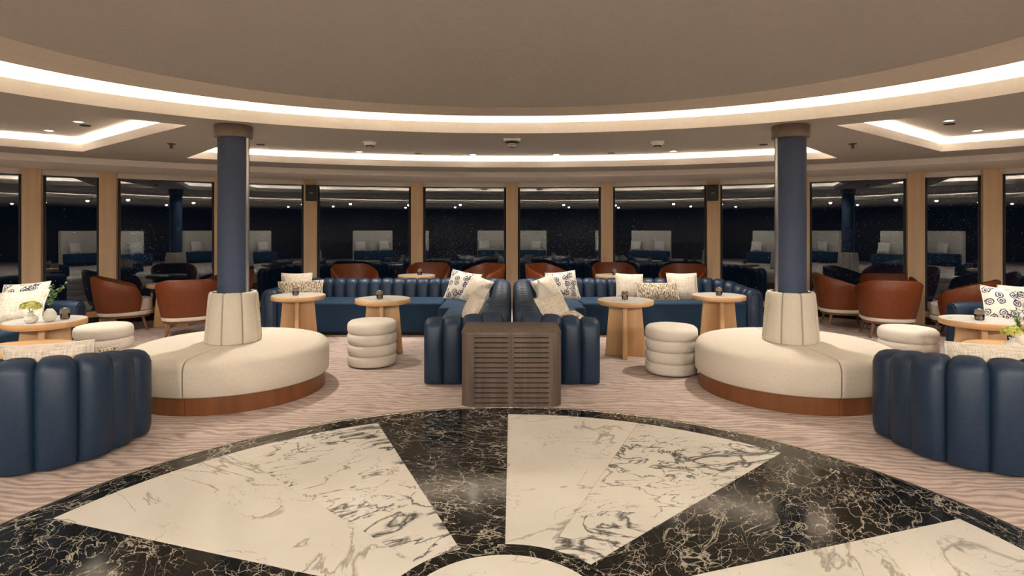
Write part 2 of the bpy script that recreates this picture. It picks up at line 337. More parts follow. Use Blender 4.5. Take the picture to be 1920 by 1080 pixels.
# ------------------------------------------------------------------ ceiling
ZA, ZW = 2.295, 2.215
EA, EB, EC = 3.64, 2.756, 2.774
ring = ell(EA, EB, EC)
RB, RREC = 8.65, 7.95
def onc(r, deg): return (r*math.sin(R(deg)), WC+r*math.cos(R(deg)))
recB = [onc(RREC, -31.4+62.8*i/36) for i in range(37)]
eb2, ea2 = EB+.30, EA+.30
recB += [(x, EC+eb2*math.sqrt(1-(x/ea2)**2)) for x in [2.21-4.42*i/24 for i in range(25)]]
def recC(s):
    p = [onc(RREC, s*(39.1+36*i/20)) for i in range(21)]
    p += [(s*4.6, 1.9)]
    for i in range(13):
        x = 4.04-(4.04-2.82)*i/12; p.append((s*x, EC+3.206*math.sqrt(max(0, 1-(x/4.09)**2))))
    return p
outer = [onc(RB, -90+180*i/72) for i in range(73)]+[(RB, -6.4), (-RB, -6.4)]
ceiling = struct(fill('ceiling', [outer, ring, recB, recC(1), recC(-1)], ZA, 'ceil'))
# main oval cove: lip, trough, lit wall, raft edge, sloped band, flat dome
lip = ZA+.09
rl = ZA+.103
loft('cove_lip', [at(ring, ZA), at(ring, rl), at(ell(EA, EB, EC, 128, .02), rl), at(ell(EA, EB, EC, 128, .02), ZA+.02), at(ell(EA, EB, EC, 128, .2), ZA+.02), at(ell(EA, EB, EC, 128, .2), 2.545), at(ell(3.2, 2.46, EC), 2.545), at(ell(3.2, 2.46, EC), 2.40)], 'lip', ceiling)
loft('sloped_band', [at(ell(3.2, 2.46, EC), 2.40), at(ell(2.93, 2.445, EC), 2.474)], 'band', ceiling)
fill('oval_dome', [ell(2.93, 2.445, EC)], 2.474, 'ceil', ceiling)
def ledstrip(name, loopfn, off, z, mat, wd=.03):
    a = loopfn(off-wd/2); b = loopfn(off+wd/2)
    o = loft(name, [at(a, z), at(b, z+.012)], mat, ceiling); return o
ledstrip('led_strip', lambda d: ell(EA, EB, EC, 128, d), .10, ZA+.045, 'led')
ZR = 2.45
for poly in (recB, recC(1), recC(-1)):
    op = lambda d: offset_poly(poly, d)
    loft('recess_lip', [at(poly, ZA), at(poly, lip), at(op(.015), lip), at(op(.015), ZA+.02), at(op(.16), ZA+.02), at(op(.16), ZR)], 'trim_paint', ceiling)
    fill('recess_ceiling', [op(.16)], ZR, 'ceil', ceiling)
    ledstrip('led_strip', op, .085, ZA+.04, 'led2', .025)
# bulkhead over the windows
arcs = lambda r: [onc(r, -90+180*i/72) for i in range(73)]
loft('window_bulkhead', [at(arcs(RB), ZA), at(arcs(RB), ZW), at(arcs(10.35), ZW)], 'trim_paint', ceiling, closed=False)
fill('ceiling_slab', [[(-11, -7), (11, -7), (11, 11.2), (-11, 11.2)]], 2.75, 'dark', ceiling)

# ------------------------------------------------------------------ window wall
PA = [0, 9.8, 20.2, 28.0, 36.7, 41.7, 50.5, 59.5, 68.5, 77.5, 86.5]
ANG = sorted(set([-a for a in PA]+PA))
for i, a in enumerate(ANG):
    x, y = onc(9.955, a)
    e = struct(empty('trim_%d' % (i+1), (x, y, 0), -R(a)*.72))
    wd = .105
    box('post', -wd, wd, -.13, .13, 0, ZW, 'oak_post', e, .006)
    box('cover_strip', -wd-.012, -wd, .04, .12, 0, ZW, 'frame', e)
    box('cover_strip', wd, wd+.012, .04, .12, 0, ZW, 'frame', e)
DEN = {}
for i in range(len(ANG)-1):
    a, b = ANG[i], ANG[i+1]
    p, q = Vector(onc(10.02, a)), Vector(onc(10.02, b)); c = (p+q)/2; L = (q-p).length/2
    d = (q-p).normalized(); e = struct(empty('window_%d' % (i+1), (c.x, c.y, 0), math.atan2(d.y, d.x)))
    box('pane', -L, L, -.004, .004, .19, ZW, 'glass', e)
    box('kick_panel', -L, L, -.12, .02, 0, .11, 'dark', e)
    box('sill', -L, L, -.14, .03, .11, .19, 'oakx', e, .005)
    box('window_head', -L, L, -.03, .03, ZW-.083, ZW, 'frame', e)
    box('blind_cassette', -L+.1, L-.1, -.11, -.03, ZW-.075, ZW, 'trim_paint', e, .006)
    for s in (-1, 1):
        xx = s*(L-.125); box('jamb', xx-.022, xx+.022, -.035, .03, .19, ZW-.075, 'frame', e)
    # rain outside the pane; dense drops at right stand in for blue haze
    mid = (a+b)/2
    if abs(mid) < 48:
        v = []; f = []; rnd = random.Random(i*11+3)
        pts = []
        def clus(n, cx, cz, sx, sz):
            for _ in range(n): pts.append((rnd.gauss(cx, sx), rnd.gauss(cz, sz), rnd.uniform(.003, .0085)))
        def spread(n):
            for _ in range(n): pts.append((rnd.uniform(-L, L), rnd.uniform(.3, 2.0), rnd.uniform(.0025, .0075)))
        if -9.8 <= mid < 0: clus(420, -.30, 1.15, .33, .26); clus(120, 0, .9, .3, .2); spread(60)
        elif 0 < mid < 10: clus(300, .1, 1.1, .32, .22); clus(150, .5, 1.35, .2, .13); spread(70)
        elif -20.2 <= mid < -9: clus(70, .55, .85, .15, .22); spread(26)
        elif 9 < mid < 20.2: clus(70, -.55, 1.2, .15, .25); spread(30)
        elif -37 < mid < -28: clus(260, -.42, 1.1, .18, .16); spread(40)
        elif mid > 27 and mid < 36: spread(330)
        elif mid > 36: spread(420)
        else: spread(36)
        for (px, pz, r) in pts:
            if abs(px) > L-.12 or not .25 < pz < 2.05: continue
            k = len(v); v += [(px-r, .009, pz), (px+r, .009, pz), (px, .009, pz-r*1.2), (px, .009, pz+r), (px, .009-r*.6, pz), (px, .009+r*.3, pz)]
            f += [(k+t[0], k+t[1], k+t[2]) for t in ((0, 4, 3), (4, 1, 3), (0, 2, 4), (4, 2, 1), (0, 3, 5), (5, 3, 1), (0, 5, 2), (5, 1, 2))]
        o = ob('raindrops', v, f, 'drop', e); o['kind'] = 'stuff'
# back and side walls behind the camera
wb = struct(box('wall_back', -10.4, 10.4, -6.6, -6.4, 0, 2.75, 'reddark'))
for s, nm in ((-1, 'wall_left'), (1, 'wall_right')):
    struct(box(nm, min(s*10.0, s*10.2), max(s*10.0, s*10.2), -6.4, .65, 0, 2.75, 'reddark'))
loft('side_soffit', [[(-RB, -6.4, ZA), (-RB, WC, ZA)], [(-10.1, -6.4, ZA), (-10.1, WC, ZA)]], 'ceil', ceiling, closed=False)
loft('side_soffit', [[(RB, -6.4, ZA), (RB, WC, ZA)], [(10.1, -6.4, ZA), (10.1, WC, ZA)]], 'ceil', ceiling, closed=False)

# ------------------------------------------------------------------ columns and round ottomans
def column(s, side):
    X, Y = s*2.435, 5.13
    c = empty('column', (X, Y, 0))
    lathe('shaft', [(.128, .40), (.128, 2.19)], 'colblue', c, 48)
    lathe('cap', [(.13, 2.185), (.155, 2.19), (.155, 2.285), (.148, 2.295), (.10, 2.295)], 'capwood', c, 48)
    a = PI if s > 0 else 0
    a += (.16 if s > 0 else -.16)
    v = lathe('metal_strip', [(.126, .84), (.1345, .84), (.1345, 2.19), (.126, 2.19)], 'steel', c, 6, (0, 0, 0), 40, a-.12, a+.12, True)
    tag(c, 'round navy leather column with wooden cap rising from the %s cream ottoman' % side, 'column', 'columns')
    o = empty('round_ottoman', (X, Y, 0))
    for h in (0, 1):
        a0 = PI/2+PI*h; g = .007
        pr = [(.14, .137), (.785, .137), (.797, .15), (.80, .24), (.80, .335), (.79, .37), (.765, .40), (.72, .413), (.14, .418)]
        lathe('seat_half', pr, 'cream', o, 40, (0, 0, 0), 50, a0+g, a0+PI-g, True)
        lathe('wooden_base', [(.14, 0), (.765, 0), (.765, .137), (.14, .137)], 'mahogany', o, 40, (0, 0, 0), 40, a0+.002, a0+PI-.002, True)
    for k in range(8):
        a0 = PI/2+2*PI*k/8; w_ = 2*PI/8; v = []; f = []; nu = 9
        prof = [(.0, .42), (.9, .42), (1, .45), (1, .80), (.97, .83), (.85, .848), (.5, .85)]
        for i in range(nu):
            u = i/(nu-1); t = a0+w_*(.008+(.5-.5*math.cos(PI*u))*.984); dlt = .022*(1-math.sqrt(max(0, 1-abs(math.cos(PI*u))**8)))
            for q, (fr_, z) in enumerate(prof):
                ro = .232-.034*(z-.42)/.43
                r = .13+(ro-dlt-.13)*fr_; v.append((r*math.cos(t), r*math.sin(t), z-(dlt*.5 if q > 2 else 0)))
        P = len(prof)
        for i in range(nu-1):
            for q in range(P-1): f.append((i*P+q, (i+1)*P+q, (i+1)*P+q+1, i*P+q+1))
        f.append(tuple(range(P))); f.append(tuple((nu-1)*P+q for q in range(P)))
        fix(ob('backrest_flute', v, f, 'cream', o))
    tag(o, 'round cream linen ottoman with fluted backrest around the %s column' % side, 'ottoman', 'round ottomans')
column(-1, 'left'); column(1, 'right')

# ------------------------------------------------------------------ sofas
def resample(path, pitch):
    pts = [Vector(p) for p in path]; d = [0]
    for i in range(1, len(pts)): d.append(d[-1]+(pts[i]-pts[i-1]).length)
    Lt = d[-1]; k = max(1, round(Lt/pitch)); sub = 6
    def ev(s):
        s = min(max(s, 0), Lt); i = 0
        while i < len(d)-2 and d[i+1] < s: i += 1
        t = (s-d[i])/max(1e-9, d[i+1]-d[i]); return pts[i].lerp(pts[i+1], t)
    def tan(s): return (ev(s+.012)-ev(s-.012)).normalized()
    return Lt, k, ev, tan
def channels(parent, path, zf, thick, z0, mat, pitch=.17, bulge=.03, rtop=.07, name='back_channel', flip=False, pipe=(False, False)):
    Lt, k, ev, tan = resample(path, pitch); nu = 9
    for c in range(k):
        v = []; f = []
        for i in range(nu):
            u = i/(nu-1); s = Lt*(c+u)/k; p = ev(s); t = tan(s); nrm = Vector((t.y, -t.x))
            dl = bulge*(1-math.sqrt(max(0, 1-abs(2*u-1)**3)))
            zt = zf(s/Lt)-dl; h = thick/2-dl; r = min(rtop, h*.95); b = .012*(1-abs(2*u-1)**2)
            pr = [(-h+.012, z0), (-h-b*.3, z0+.05), (-h-b, (z0+zt)/2), (-h-b*.5, zt-r)]
            pr += [(-h+r-r*math.cos(R(a)), zt-r+r*math.sin(R(a))) for a in (30, 60, 90)]
            pr += [(h-r+r*math.cos(R(a)), zt-r+r*math.sin(R(a))) for a in (90, 60, 30)]
            pr += [(h+b*.5, zt-r), (h+b, (z0+zt)/2), (h+b*.3, z0+.05), (h-.012, z0)]
            for o_, z in pr: q = p+nrm*o_; v.append((q.x, q.y, z))
        P = len(pr)
        for i in range(nu-1):
            for q in range(P): f.append((i*P+q, (i+1)*P+q, (i+1)*P+(q+1) % P, i*P+(q+1) % P))
        f.append(tuple(range(P))); f.append(tuple((nu-1)*P+q for q in range(P)))
        o = fix(ob(name, v, f, mat, parent, True, 55))
        if (c == 0 and pipe[0]) or (c == k-1 and pipe[1]):
            base = 0 if c == 0 else (nu-1)*P
            s = 0 if c == 0 else Lt; t = tan(s)*(-1 if c == 0 else 1)
            cen = ev(s)
            pts = []
            for q in range(P):
                x, y, z = v[base+q]; off = Vector((x, y))-cen; of2 = cen+off*.78+t*.004
                pts.append((of2.x, of2.y, z if z < z0+.1 else z-.022))
            tube('arm_piping', pts, .006, 'pipe', o, 6)
    return k
def seat(parent, poly, z0=.05, z1=.43, name='seat_cushion', mat='navy_seat'):
    o = prism(name, poly, z0, z1, mat, parent, .035, 3, top_only=True); return o
def plinth(parent, poly): return prism('plinth', offset_poly(poly, -.05), 0, .06, 'black', parent)
def mir(path, s, ox=0, oy=0): return [(s*x-ox, y-oy) for x, y in path]
def lsofa(s, side):
    ox, oy = s*1.6, 7.9
    e = empty('corner_sofa', (ox, oy, 0))
    tx = lambda pts: mir(pts, s, ox, oy)
    path = [(3.18, 7.66), (3.18, 7.95)]+arc(2.73, 7.95, .45, 0, 90, 14)[1:]+[(1.5, 8.4), (.42, 8.4)]+arc(.42, 8.11, .29, 90, 180, 8)[1:]+[(.13, 7)]+[(.13, 5.52)]+arc(.33, 5.52, .20, 180, 270, 8)[1:]+[(.785, 5.32)]
    Lt = 1
    def zf(t):
        if t < .05: return .60+.0*t
        if t < .13: return .60+.09*math.sin((t-.05)/.08*PI/2)
        if t < .55: return .69
        if t < .86: return .69-.02*(t-.55)/.31
        return .67-.082*((t-.86)/.14)
    channels(e, tx(path), zf, .22, .015, 'navy', .168, .028, .09, pipe=(True, False))
    seat(e, tx([(3.06, 7.64), (3.06, 8.32), (.92, 8.32), (.92, 7.64)]))
    seat(e, tx([(.91, 7.2), (.91, 8.32), (.22, 8.32), (.22, 7.2)]))
    seat(e, tx([(.78, 5.40), (.78, 7.19), (.22, 7.19), (.22, 5.40)]))
    plinth(e, tx([(3.28, 7.66), (3.28, 8.5), (.02, 8.5), (.02, 5.23), (.78, 5.23), (.78, 7.2), (.9, 7.2), (.9, 7.66)]))
    tag(e, 'large navy channel-tufted corner sofa %s of the slatted cabinet' % side, 'sofa', 'centre corner sofas')
lsofa(-1, 'left'); lsofa(1, 'right')
def nearsofa(s, side):
    ox, oy = s*3.6, 3.6
    e = empty('curved_sofa', (ox, oy, 0)); tx = lambda pts: mir(pts, s, ox, oy)
    path = [(2.55, 4.02), (2.555, 3.72)]+arc(2.93, 3.72, .38, 180, 270, 12)[1:]+[(4.3, 3.34)]+arc(4.3, 3.72, .38, 270, 360, 12)[1:]+[(4.68, 4.02)]
    def zf(t):
        q = min(t, 1-t)
        return .575+.08*math.sin(min(1, q/.24)*PI/2)
    channels(e, tx(path), zf, .2, .02, 'navy', .178, .034, .075)
    seat(e, tx([(2.64, 3.44), (4.59, 3.44), (4.59, 4.0), (2.64, 4.0)]), .02)
    tag(e, 'curved navy leather sofa in the %s foreground with its channelled back to the marble floor' % side, 'sofa', 'curved foreground sofas')
nearsofa(-1, 'left'); nearsofa(1, 'right')
def sidesofa(s, side, oy):
    ox = s*5.2; e = empty('side_sofa', (ox, oy, 0)); tx = lambda pts: [(s*x-ox, y) for x, y in pts]
    path = [(4.74, 1.15), (5.3, 1.15)]+arc(5.3, .9, .25, 90, 0, 8)[1:]+[(5.55, 0), (5.55, -.75)]+arc(5.3, -.75, .25, 0, -90, 8)[1:]+[(4.74, -1.0)]
    def zf(t):
        q = min(t, 1-t); return .60+.09*min(1, q/.10)
    channels(e, tx(path[1:-1]), zf, .19, .05, 'navy', .17, .022, .09)
    for q in (path[:2], path[-2:][::-1]):
        channels(e, tx(q), lambda t: .605, .19, .05, 'navy', 9, .014, .093, 'rolled_arm', pipe=(True, False))
    seat(e, tx([(4.72, -.92), (5.47, -.92), (5.47, 1.07), (4.72, 1.07)]))
    plinth(e, tx([(4.74, -1.05), (5.6, -1.05), (5.6, 1.2), (4.74, 1.2)]))
    tag(e, 'navy side sofa with rolled arm at the %s edge behind the marble-topped table' % side, 'sofa', 'side sofas')
sidesofa(-1, 'left', 5.3); sidesofa(1, 'right', 5.18)

# ------------------------------------------------------------------ slatted cabinet
cb = empty('slatted_cabinet', (0, 4.86, 0)); tag(cb, 'walnut slatted cabinet between the two centre sofas at the marble edge', 'cabinet')
x0, x1, y0, y1 = -.40, .39, -.26, .26
box('core', x0+.06, x1-.06, y0+.05, y1, .02, .54, 'dark', cb)
def rr(x0, x1, y0, y1, r): return arc(x0+r, y0+r, r, 180, 270, 6)+arc(x1-r, y0+r, r, 270, 360, 6)+[(x1, y1), (x0, y1)]
prism('top_panel', rr(x0-.003, x1+.003, y0-.004, y1, .075), .562, .583, 'walnutx', cb, .006, 2, top_only='rim')
xa, xb, xc, xd = -.297, -.03, .016, .288
prism('corner_post', arc(x0+.075, y0+.075, .075, 180, 270, 6)+[(xa, y0), (xa, y0+.05), (x0+.02, y0+.3), (x0+.02, y1), (x0, y1)], 0, .562, 'walnut', cb)
prism('corner_post', [(xd, y0+.05), (xd, y0)]+arc(x1-.075, y0+.075, .075, 270, 360, 6)+[(x1, y1), (x1-.02, y1), (x1-.02, y0+.3)], 0, .562, 'walnut', cb)
box('centre_stile', xb, xc, y0, y0+.03, 0, .562, 'walnut', cb)
edges = [.030+.0393*i for i in range(14)]
for col_ in ((xa, xb), (xc, xd)):
    prev = 0
    for z in edges+[.58]:
        top = z-.0042 if z < .545 else .562
        if top-prev > .004: box('slat', col_[0], col_[1], y0, y0+.028, prev, top, 'walnutx', cb)
        prev = z+.0042

# ------------------------------------------------------------------ poufs
def copytree(root, loc, rz, label, group=None):
    r = root.copy(); COL.objects.link(r); r.location = loc; r.rotation_euler = (0, 0, rz); r['label'] = label
    if group: r['group'] = group
    def rec(src, dst):
        for ch in src.children:
            c = ch.copy(); COL.objects.link(c); c.parent = dst; rec(ch, c)
    rec(root, r); return r
pf = empty('pouf_stool', (-1.438, 6.04, 0)); tag(pf, 'cream ribbed pouf stool in front of the table left of the cabinet', 'stool', 'ribbed pouf stools')
for k in range(4):
    z0 = .012+k*.108; r = .25
    top = k == 3
    pr = [(0, z0), (r-.02, z0), (r-.007, z0+.012), (r, z0+.035), (r, z0+.075), (r-.007, z0+.098), (r-.018, z0+.108)]
    if top: pr = pr[:4]+[(r, z0+.075), (r-.008, z0+.10), (r-.03, z0+.118), (r-.08, z0+.126), (0, z0+.128)]
    else: pr.append((0, z0+.108))
    lathe('cushion_tier', pr, 'pouf', pf, 48, ang=60)
lathe('foot_disc', [(0, 0), (.21, 0), (.21, .012), (0, .012)], 'black', pf, 32)
copytree(pf, (1.55, 5.71, 0), .4, 'cream ribbed pouf stool touching the right round ottoman')
copytree(pf, (-4.0, 5.75, 0), .9, 'cream ribbed pouf stool behind the left curved sofa, near the tan chairs')
copytree(pf, (3.77, 5.59, 0), 1.4, 'cream ribbed pouf stool behind the right curved sofa, near the tan chairs')

# ------------------------------------------------------------------ tables
def table(loc, rz, label, group, r=.305, h=.615, top='tmarble', name='cocktail_table'):
    e = empty(name, loc, rz); tag(e, label, 'table', group)
    lathe('table_rim', [(r-.018, h-.048), (r-.004, h-.046), (r, h-.04), (r, h-.006), (r-.004, h), (r-.012, h), (r-.012, h-.02)], 'oakx', e, 56)
    lathe('table_top', [(0, h-.001), (r-.012, h-.001), (r-.012, h-.05), (0, h-.05)], top, e, 56)
    kk = r/.305; a, b = .175*kk, .222*kk; t = .023
    for q in (0, 1):
        pl = [(-b, 0), (b, 0), (a, h-.05), (-a, h-.05)]
        if q == 0: segs_ = [pl]
        else: segs_ = [[(-b, 0), (-t, 0), (-t, h-.05), (-a, h-.05)], [(t, 0), (b, 0), (a, h-.05), (t, h-.05)]]
        for pg in segs_:
            m4 = Matrix.Rotation(q*PI/2, 4, 'Z') @ Matrix.Rotation(PI/2, 4, 'X')
            prism('base_board', pg, -t, t, 'oak', e, .006, 2, M4=m4)
    return e
T = {}
T['L1'] = table((-2.51, 6.9, 0), .25, 'round marble-topped oak table half hidden behind the left ottoman', 'round cocktail tables')
T['L2'] = table((-1.445, 6.56, 0), .12, 'round marble-topped oak table behind the pouf left of the cabinet', 'round cocktail tables')
T['R1'] = table((1.247, 6.45, 0), -.22, 'round marble-topped oak table with full cross base right of the cabinet', 'round cocktail tables')
T['R2'] = table((2.43, 6.9, 0), -.12, 'round marble-topped oak table half hidden behind the right ottoman', 'round cocktail tables')
T['NL'] = table((-3.99, 5.02, 0), .5, 'round marble-topped oak table carrying two white vases at left', 'round cocktail tables', .295)
T['NR'] = table((4.03, 5.05, 0), -.5, 'round marble-topped oak table before the floral pillow at right', 'round cocktail tables', .295)
T['FL'] = table((-1.50, 9.22, 0), 0, 'marble-topped table by the window behind the left corner sofa', 'window tables', .29, .67)
T['FR'] = table((1.60, 9.22, 0), 0, 'marble-topped table by the window behind the right corner sofa', 'window tables', .29, .67)
T['CL'] = table((-4.85, 8.35, 0), .3, 'marble-topped table among the tan chairs at left', 'window tables')
table((-3.71, 4.40, 0), .3, 'low all-wood round table behind the left curved sofa', 'low wooden tables', .36, .5, 'oakx', 'low_table')
table((3.82, 4.40, 0), -.3, 'low all-wood round table with flower vases behind the right curved sofa', 'low wooden tables', .36, .5, 'oakx', 'low_table')

# candle holders
def candle(loc, label):
    e = empty('candle_holder', loc); tag(e, label, 'candle holder', 'glass candle holders')
    r = .036
    lathe('glass_cup', [(0, .003), (r*.85, .003), (r, .012), (r, .052), (r*.97, .055), (r*.9, .055), (r*.9, .014), (0, .010)], 'cup', e, 20)
    lathe('candle', [(0, .012), (r*.8, .012), (r*.8, .045), (0, .045)], 'candle', e, 16)
    lathe('dark_collar', [(r*.98, .050), (r*1.02, .052), (r*1.02, .084), (r*.8, .092), (r*.55, .092), (r*.55, .086), (r*.75, .078), (r*.8, .052)], 'smoke', e, 20)
    lathe('wick_cup', [(0, .088), (r*.3, .09), (r*.38, .096), (0, .097)], 'candle', e, 12)
    return e
H = .615
candle((-2.53, 6.86, H), 'small glass candle holder on the table behind the left ottoman')
candle((-1.47, 6.52, H), 'small glass candle holder on the table left of the cabinet')
candle((1.24, 6.44, H), 'small glass candle holder on the table right of the cabinet')
candle((2.42, 6.86, H), 'small glass candle holder on the table behind the right ottoman')
candle((-1.44, 9.16, .67), 'small glass candle holder on the left window table behind the sofa')
candle((1.60, 9.16, .67), 'small glass candle holder on the right window table behind the sofa')
candle((-3.87, 5.08, H), 'small glass candle holder beside the white vases at left')
candle((4.0, 5.02, H), 'small glass candle holder before the floral pillow at right')

# ------------------------------------------------------------------ vases and flowers
def vase(loc, label, prof):
    e = empty('bud_vase', loc); tag(e, label, 'vase', 'small white vases'); lathe('vase_body', prof, 'ceramic', e, 28); return e
NECK = [(0, .002), (.028, .002), (.045, .015), (.052, .034), (.045, .052), (.026, .064), (.016, .074), (.017, .084), (.024, .092), (.019, .09), (.012, .076), (0, .07)]
EGG = [(0, .002), (.030, .002), (.044, .018), (.050, .042), (.046, .066), (.034, .088), (.022, .104), (.018, .106), (.015, .1), (0, .09)]
def hydrangea(loc, label, rad, mat, h):
    e = empty('flower_sprig', loc); tag(e, label, 'flowers', 'flower sprigs')
    rnd = random.Random(int(loc[0]*100)); v = []; f = []
    for i in range(150):
        t = rnd.uniform(0, 2*PI); u = rnd.uniform(-.25, 1); rr_ = math.sqrt(max(0, 1-u*u))
        nrm = Vector((rr_*math.cos(t), rr_*math.sin(t), u)); k = rnd.uniform(.7, 1.05)
        c = Vector((nrm.x*rad*1.35, nrm.y*rad*1.1, h+nrm.z*rad*.8))*1.0; c = Vector((c.x*k, c.y*k, h+(c.z-h)*k))
        a = nrm.orthogonal().normalized(); b = nrm.cross(a); ph = rnd.uniform(0, PI)
        for q in range(4):
            an = ph+q*PI/2; d1 = a*math.cos(an)+b*math.sin(an); d2 = nrm.cross(d1); s = rnd.uniform(.009, .014); K = len(v)
            v += [c, c+d1*s*.6+d2*s*.5+nrm*.002, c+d1*s*1.25+nrm*.005, c+d1*s*.6-d2*s*.5+nrm*.002]; f.append((K, K+1, K+2, K+3))
    ob('flower_head', v, f, mat, e, False)
    for i in range(4):
        a = i*1.6; tube('stem', [(0, 0, -.045), (.004*math.cos(a), .004*math.sin(a), 0), (rad*.6*math.cos(a), rad*.5*math.sin(a), h)], .002, 'stem', e, 5)
def eucalyptus(loc, label, lean, scale=1, seed=3):
    e = empty('leafy_branch', loc); tag(e, label, 'foliage', 'leafy branches'); rnd = random.Random(seed); v = []; f = []
    for b in range(5):
        dx = lean[0]*rnd.uniform(.2, 1.15); dy = lean[1]*rnd.uniform(-1, 1); hh = scale*rnd.uniform(.13, .25)
        pts = [(0, 0, -.05)]+[(dx*t*t, dy*t*t, hh*t) for t in (.15, .35, .55, .75, .9, 1)]
        tube('stem', pts, .0018, 'stem', e, 5)
        for j in range(16):
            t = .22+.78*j/15; p = Vector((dx*t*t, dy*t*t, hh*t)); a = j*2.4+b; d = Vector((math.cos(a), math.sin(a), .5)).normalized()
            s = d.cross(Vector((0, 0, 1))).normalized(); L_ = rnd.uniform(.022, .034)*scale; W_ = L_*.36; K = len(v); up = s.cross(d)
            v += [p, p+d*L_*.4+s*W_-up*.002, p+d*L_*.8+s*W_*.7, p+d*L_, p+d*L_*.8-s*W_*.7, p+d*L_*.4-s*W_-up*.002]; f.append((K, K+1, K+2, K+3, K+4, K+5))
    ob('leaves', v, f, 'leaf', e, False)
vase((-3.985, 4.86, H), 'squat white vase with narrow neck on the left table', NECK)
hydrangea((-3.985, 4.86, H+.088), 'lime green hydrangea head in the squat vase at left', .056, 'lime', .045)
vase((-3.90, 4.95, H), 'egg-shaped white vase beside the candle holder on the left table', EGG)
eucalyptus((-3.90, 4.95, H+.10), 'green leafy branch leaning right in the egg-shaped vase at left', (.10, .05), 1.0, 4)
vase((3.70, 4.34, .5), 'squat white vase with yellow flowers on the right low table', NECK)
hydrangea((3.70, 4.34, .588), 'yellow flower cluster in the squat vase at right', .052, 'yellow', .045)
vase((3.86, 4.46, .5), 'egg-shaped white vase at the right edge on the low table', EGG)
eucalyptus((3.86, 4.46, .60), 'green leafy branch in the egg-shaped vase at the right edge', (-.05, .05), .8, 9)

# ------------------------------------------------------------------ barrel armchairs
def chair(loc, face, label, group, zs=1.0):
    e = empty('barrel_armchair', loc, math.atan2(face[1], face[0])-PI/2); tag(e, label, 'chair', group)   # local +Y = forward
    K = 30; v = []; f = []; prof = []
    def plan(t, r):       # t: -1..1 around the back, returns point on U-shaped plan
        a = R(-90+t*128); x = math.cos(a); y = math.sin(a); p = 2.6
        q = (abs(x)**p+abs(y)**p)**(-1/p); return Vector((x*q*r, y*q*r*.98-.01))
    for i in range(K+1):
        t = -1+2*i/K; at_ = abs(t)
        zt = (.75-.0*at_-.17*max(0, at_-.30)/.70*1.0)*zs
        if at_ > .88: zt -= .10*((at_-.88)/.12)**2
        zb = .265*zs
        fl = lambda z: .30+.075*min(1, (z-zb)/(.40*zs))**.8
        cols = []
        th = .045
        zz = [zb, zb+(zt-zb)*.3, zb+(zt-zb)*.65, zt-.025]
        for z in zz: cols.append((plan(t, fl(z)), z))
        cols.append((plan(t, fl(zt)-.012), zt-.004)); cols.append((plan(t, fl(zt)-.028), zt-.002))
        for z in zz[::-1]: cols.append((plan(t, fl(z)-th), z))
        v += [(p.x, p.y, z) for p, z in cols]; P = len(cols)
    for i in range(K):
        for q in range(P): f.append((i*P+q, (i+1)*P+q, (i+1)*P+(q+1) % P, i*P+(q+1) % P))
    f.append(tuple(range(P))); f.append(tuple(K*P+q for q in range(P)))
    fix(ob('shell', v, f, 'orange', e, True, 50))
    def disc(name, r, z0, z1, mat, bv, fy=0.03):
        pts = []
        for i in range(32):
            a = 2*PI*i/32; x = math.cos(a); y = math.sin(a); p = 2.8; q = (abs(x)**p+abs(y)**p)**(-1/p); pts.append((x*q*r, y*q*r*1.08+fy))
        return prism(name, pts, z0, z1, mat, e, bv, 3)
    disc('seat_cushion', .262, .27*zs, .43*zs, 'cream_lt', .05, .06)
    disc('seat_band', .298, .215*zs, .268*zs, 'cream_lt', .012, .02)
    disc('seat_frame', .275, .185*zs, .216*zs, 'leg_wood', .004, .02)
    for sx in (-1, 1):
        for sy in (-1, 1):
            tx_, ty = sx*.20, sy*.20+.02; bx, by = sx*.245, sy*.25+.02
            tube('leg', [(bx, by, 0), (tx_, ty, .19*zs)], .014, 'leg_wood', e, 10, rads=[.012, .021])
    return e
chair((-5.38, 8.12, 0), (.80, .55), 'tan leather barrel chair leftmost by the left windows, facing right', 'tan armchairs at left')
chair((-4.27, 7.72, 0), (-.45, .8), 'tan leather barrel chair seen from behind left of the column', 'tan armchairs at left')
chair((-4.40, 9.02, 0), (-.5, -.8), 'tan leather barrel chair half hidden behind the left column', 'tan armchairs at left')
chair((4.74, 8.42, 0), (1, -.3), 'tan leather barrel chair leftmost of the right group, beside the column', 'tan armchairs at right')
chair((4.87, 7.62, 0), (.30, .95), 'tan leather barrel chair seen from behind in the right group', 'tan armchairs at right')
chair((5.46, 8.50, 0), (-.4, -.9), 'tan leather barrel chair mostly hidden behind the right group back-view chair', 'tan armchairs at right', .97)
chair((5.80, 7.55, 0), (-.70, .75), 'tan leather barrel chair facing left behind the right side sofa', 'tan armchairs at right')
g = 'tan armchairs along the centre windows'
chair((-2.55, 9.55, 0), (.5, -.8), 'tan leather chair top over the left sofa, leftmost of its three', g, 1.08)
chair((-1.42, 9.93, 0), (0, -1), 'tan leather chair behind the left window table', g, 1.08)
chair((-.52, 9.75, 0), (-.7, -.7), 'tan leather chair top just left of the central window post', g, 1.08)
chair((.62, 9.75, 0), (.7, -.7), 'tan leather chair top just right of the central window post', g, 1.08)
chair((1.73, 9.93, 0), (0, -1), 'tan leather chair behind the right window table', g, 1.08)
chair((2.78, 9.6, 0), (-.5, -.8), 'tan leather chair top over the right sofa, rightmost of its three', g, 1.08)

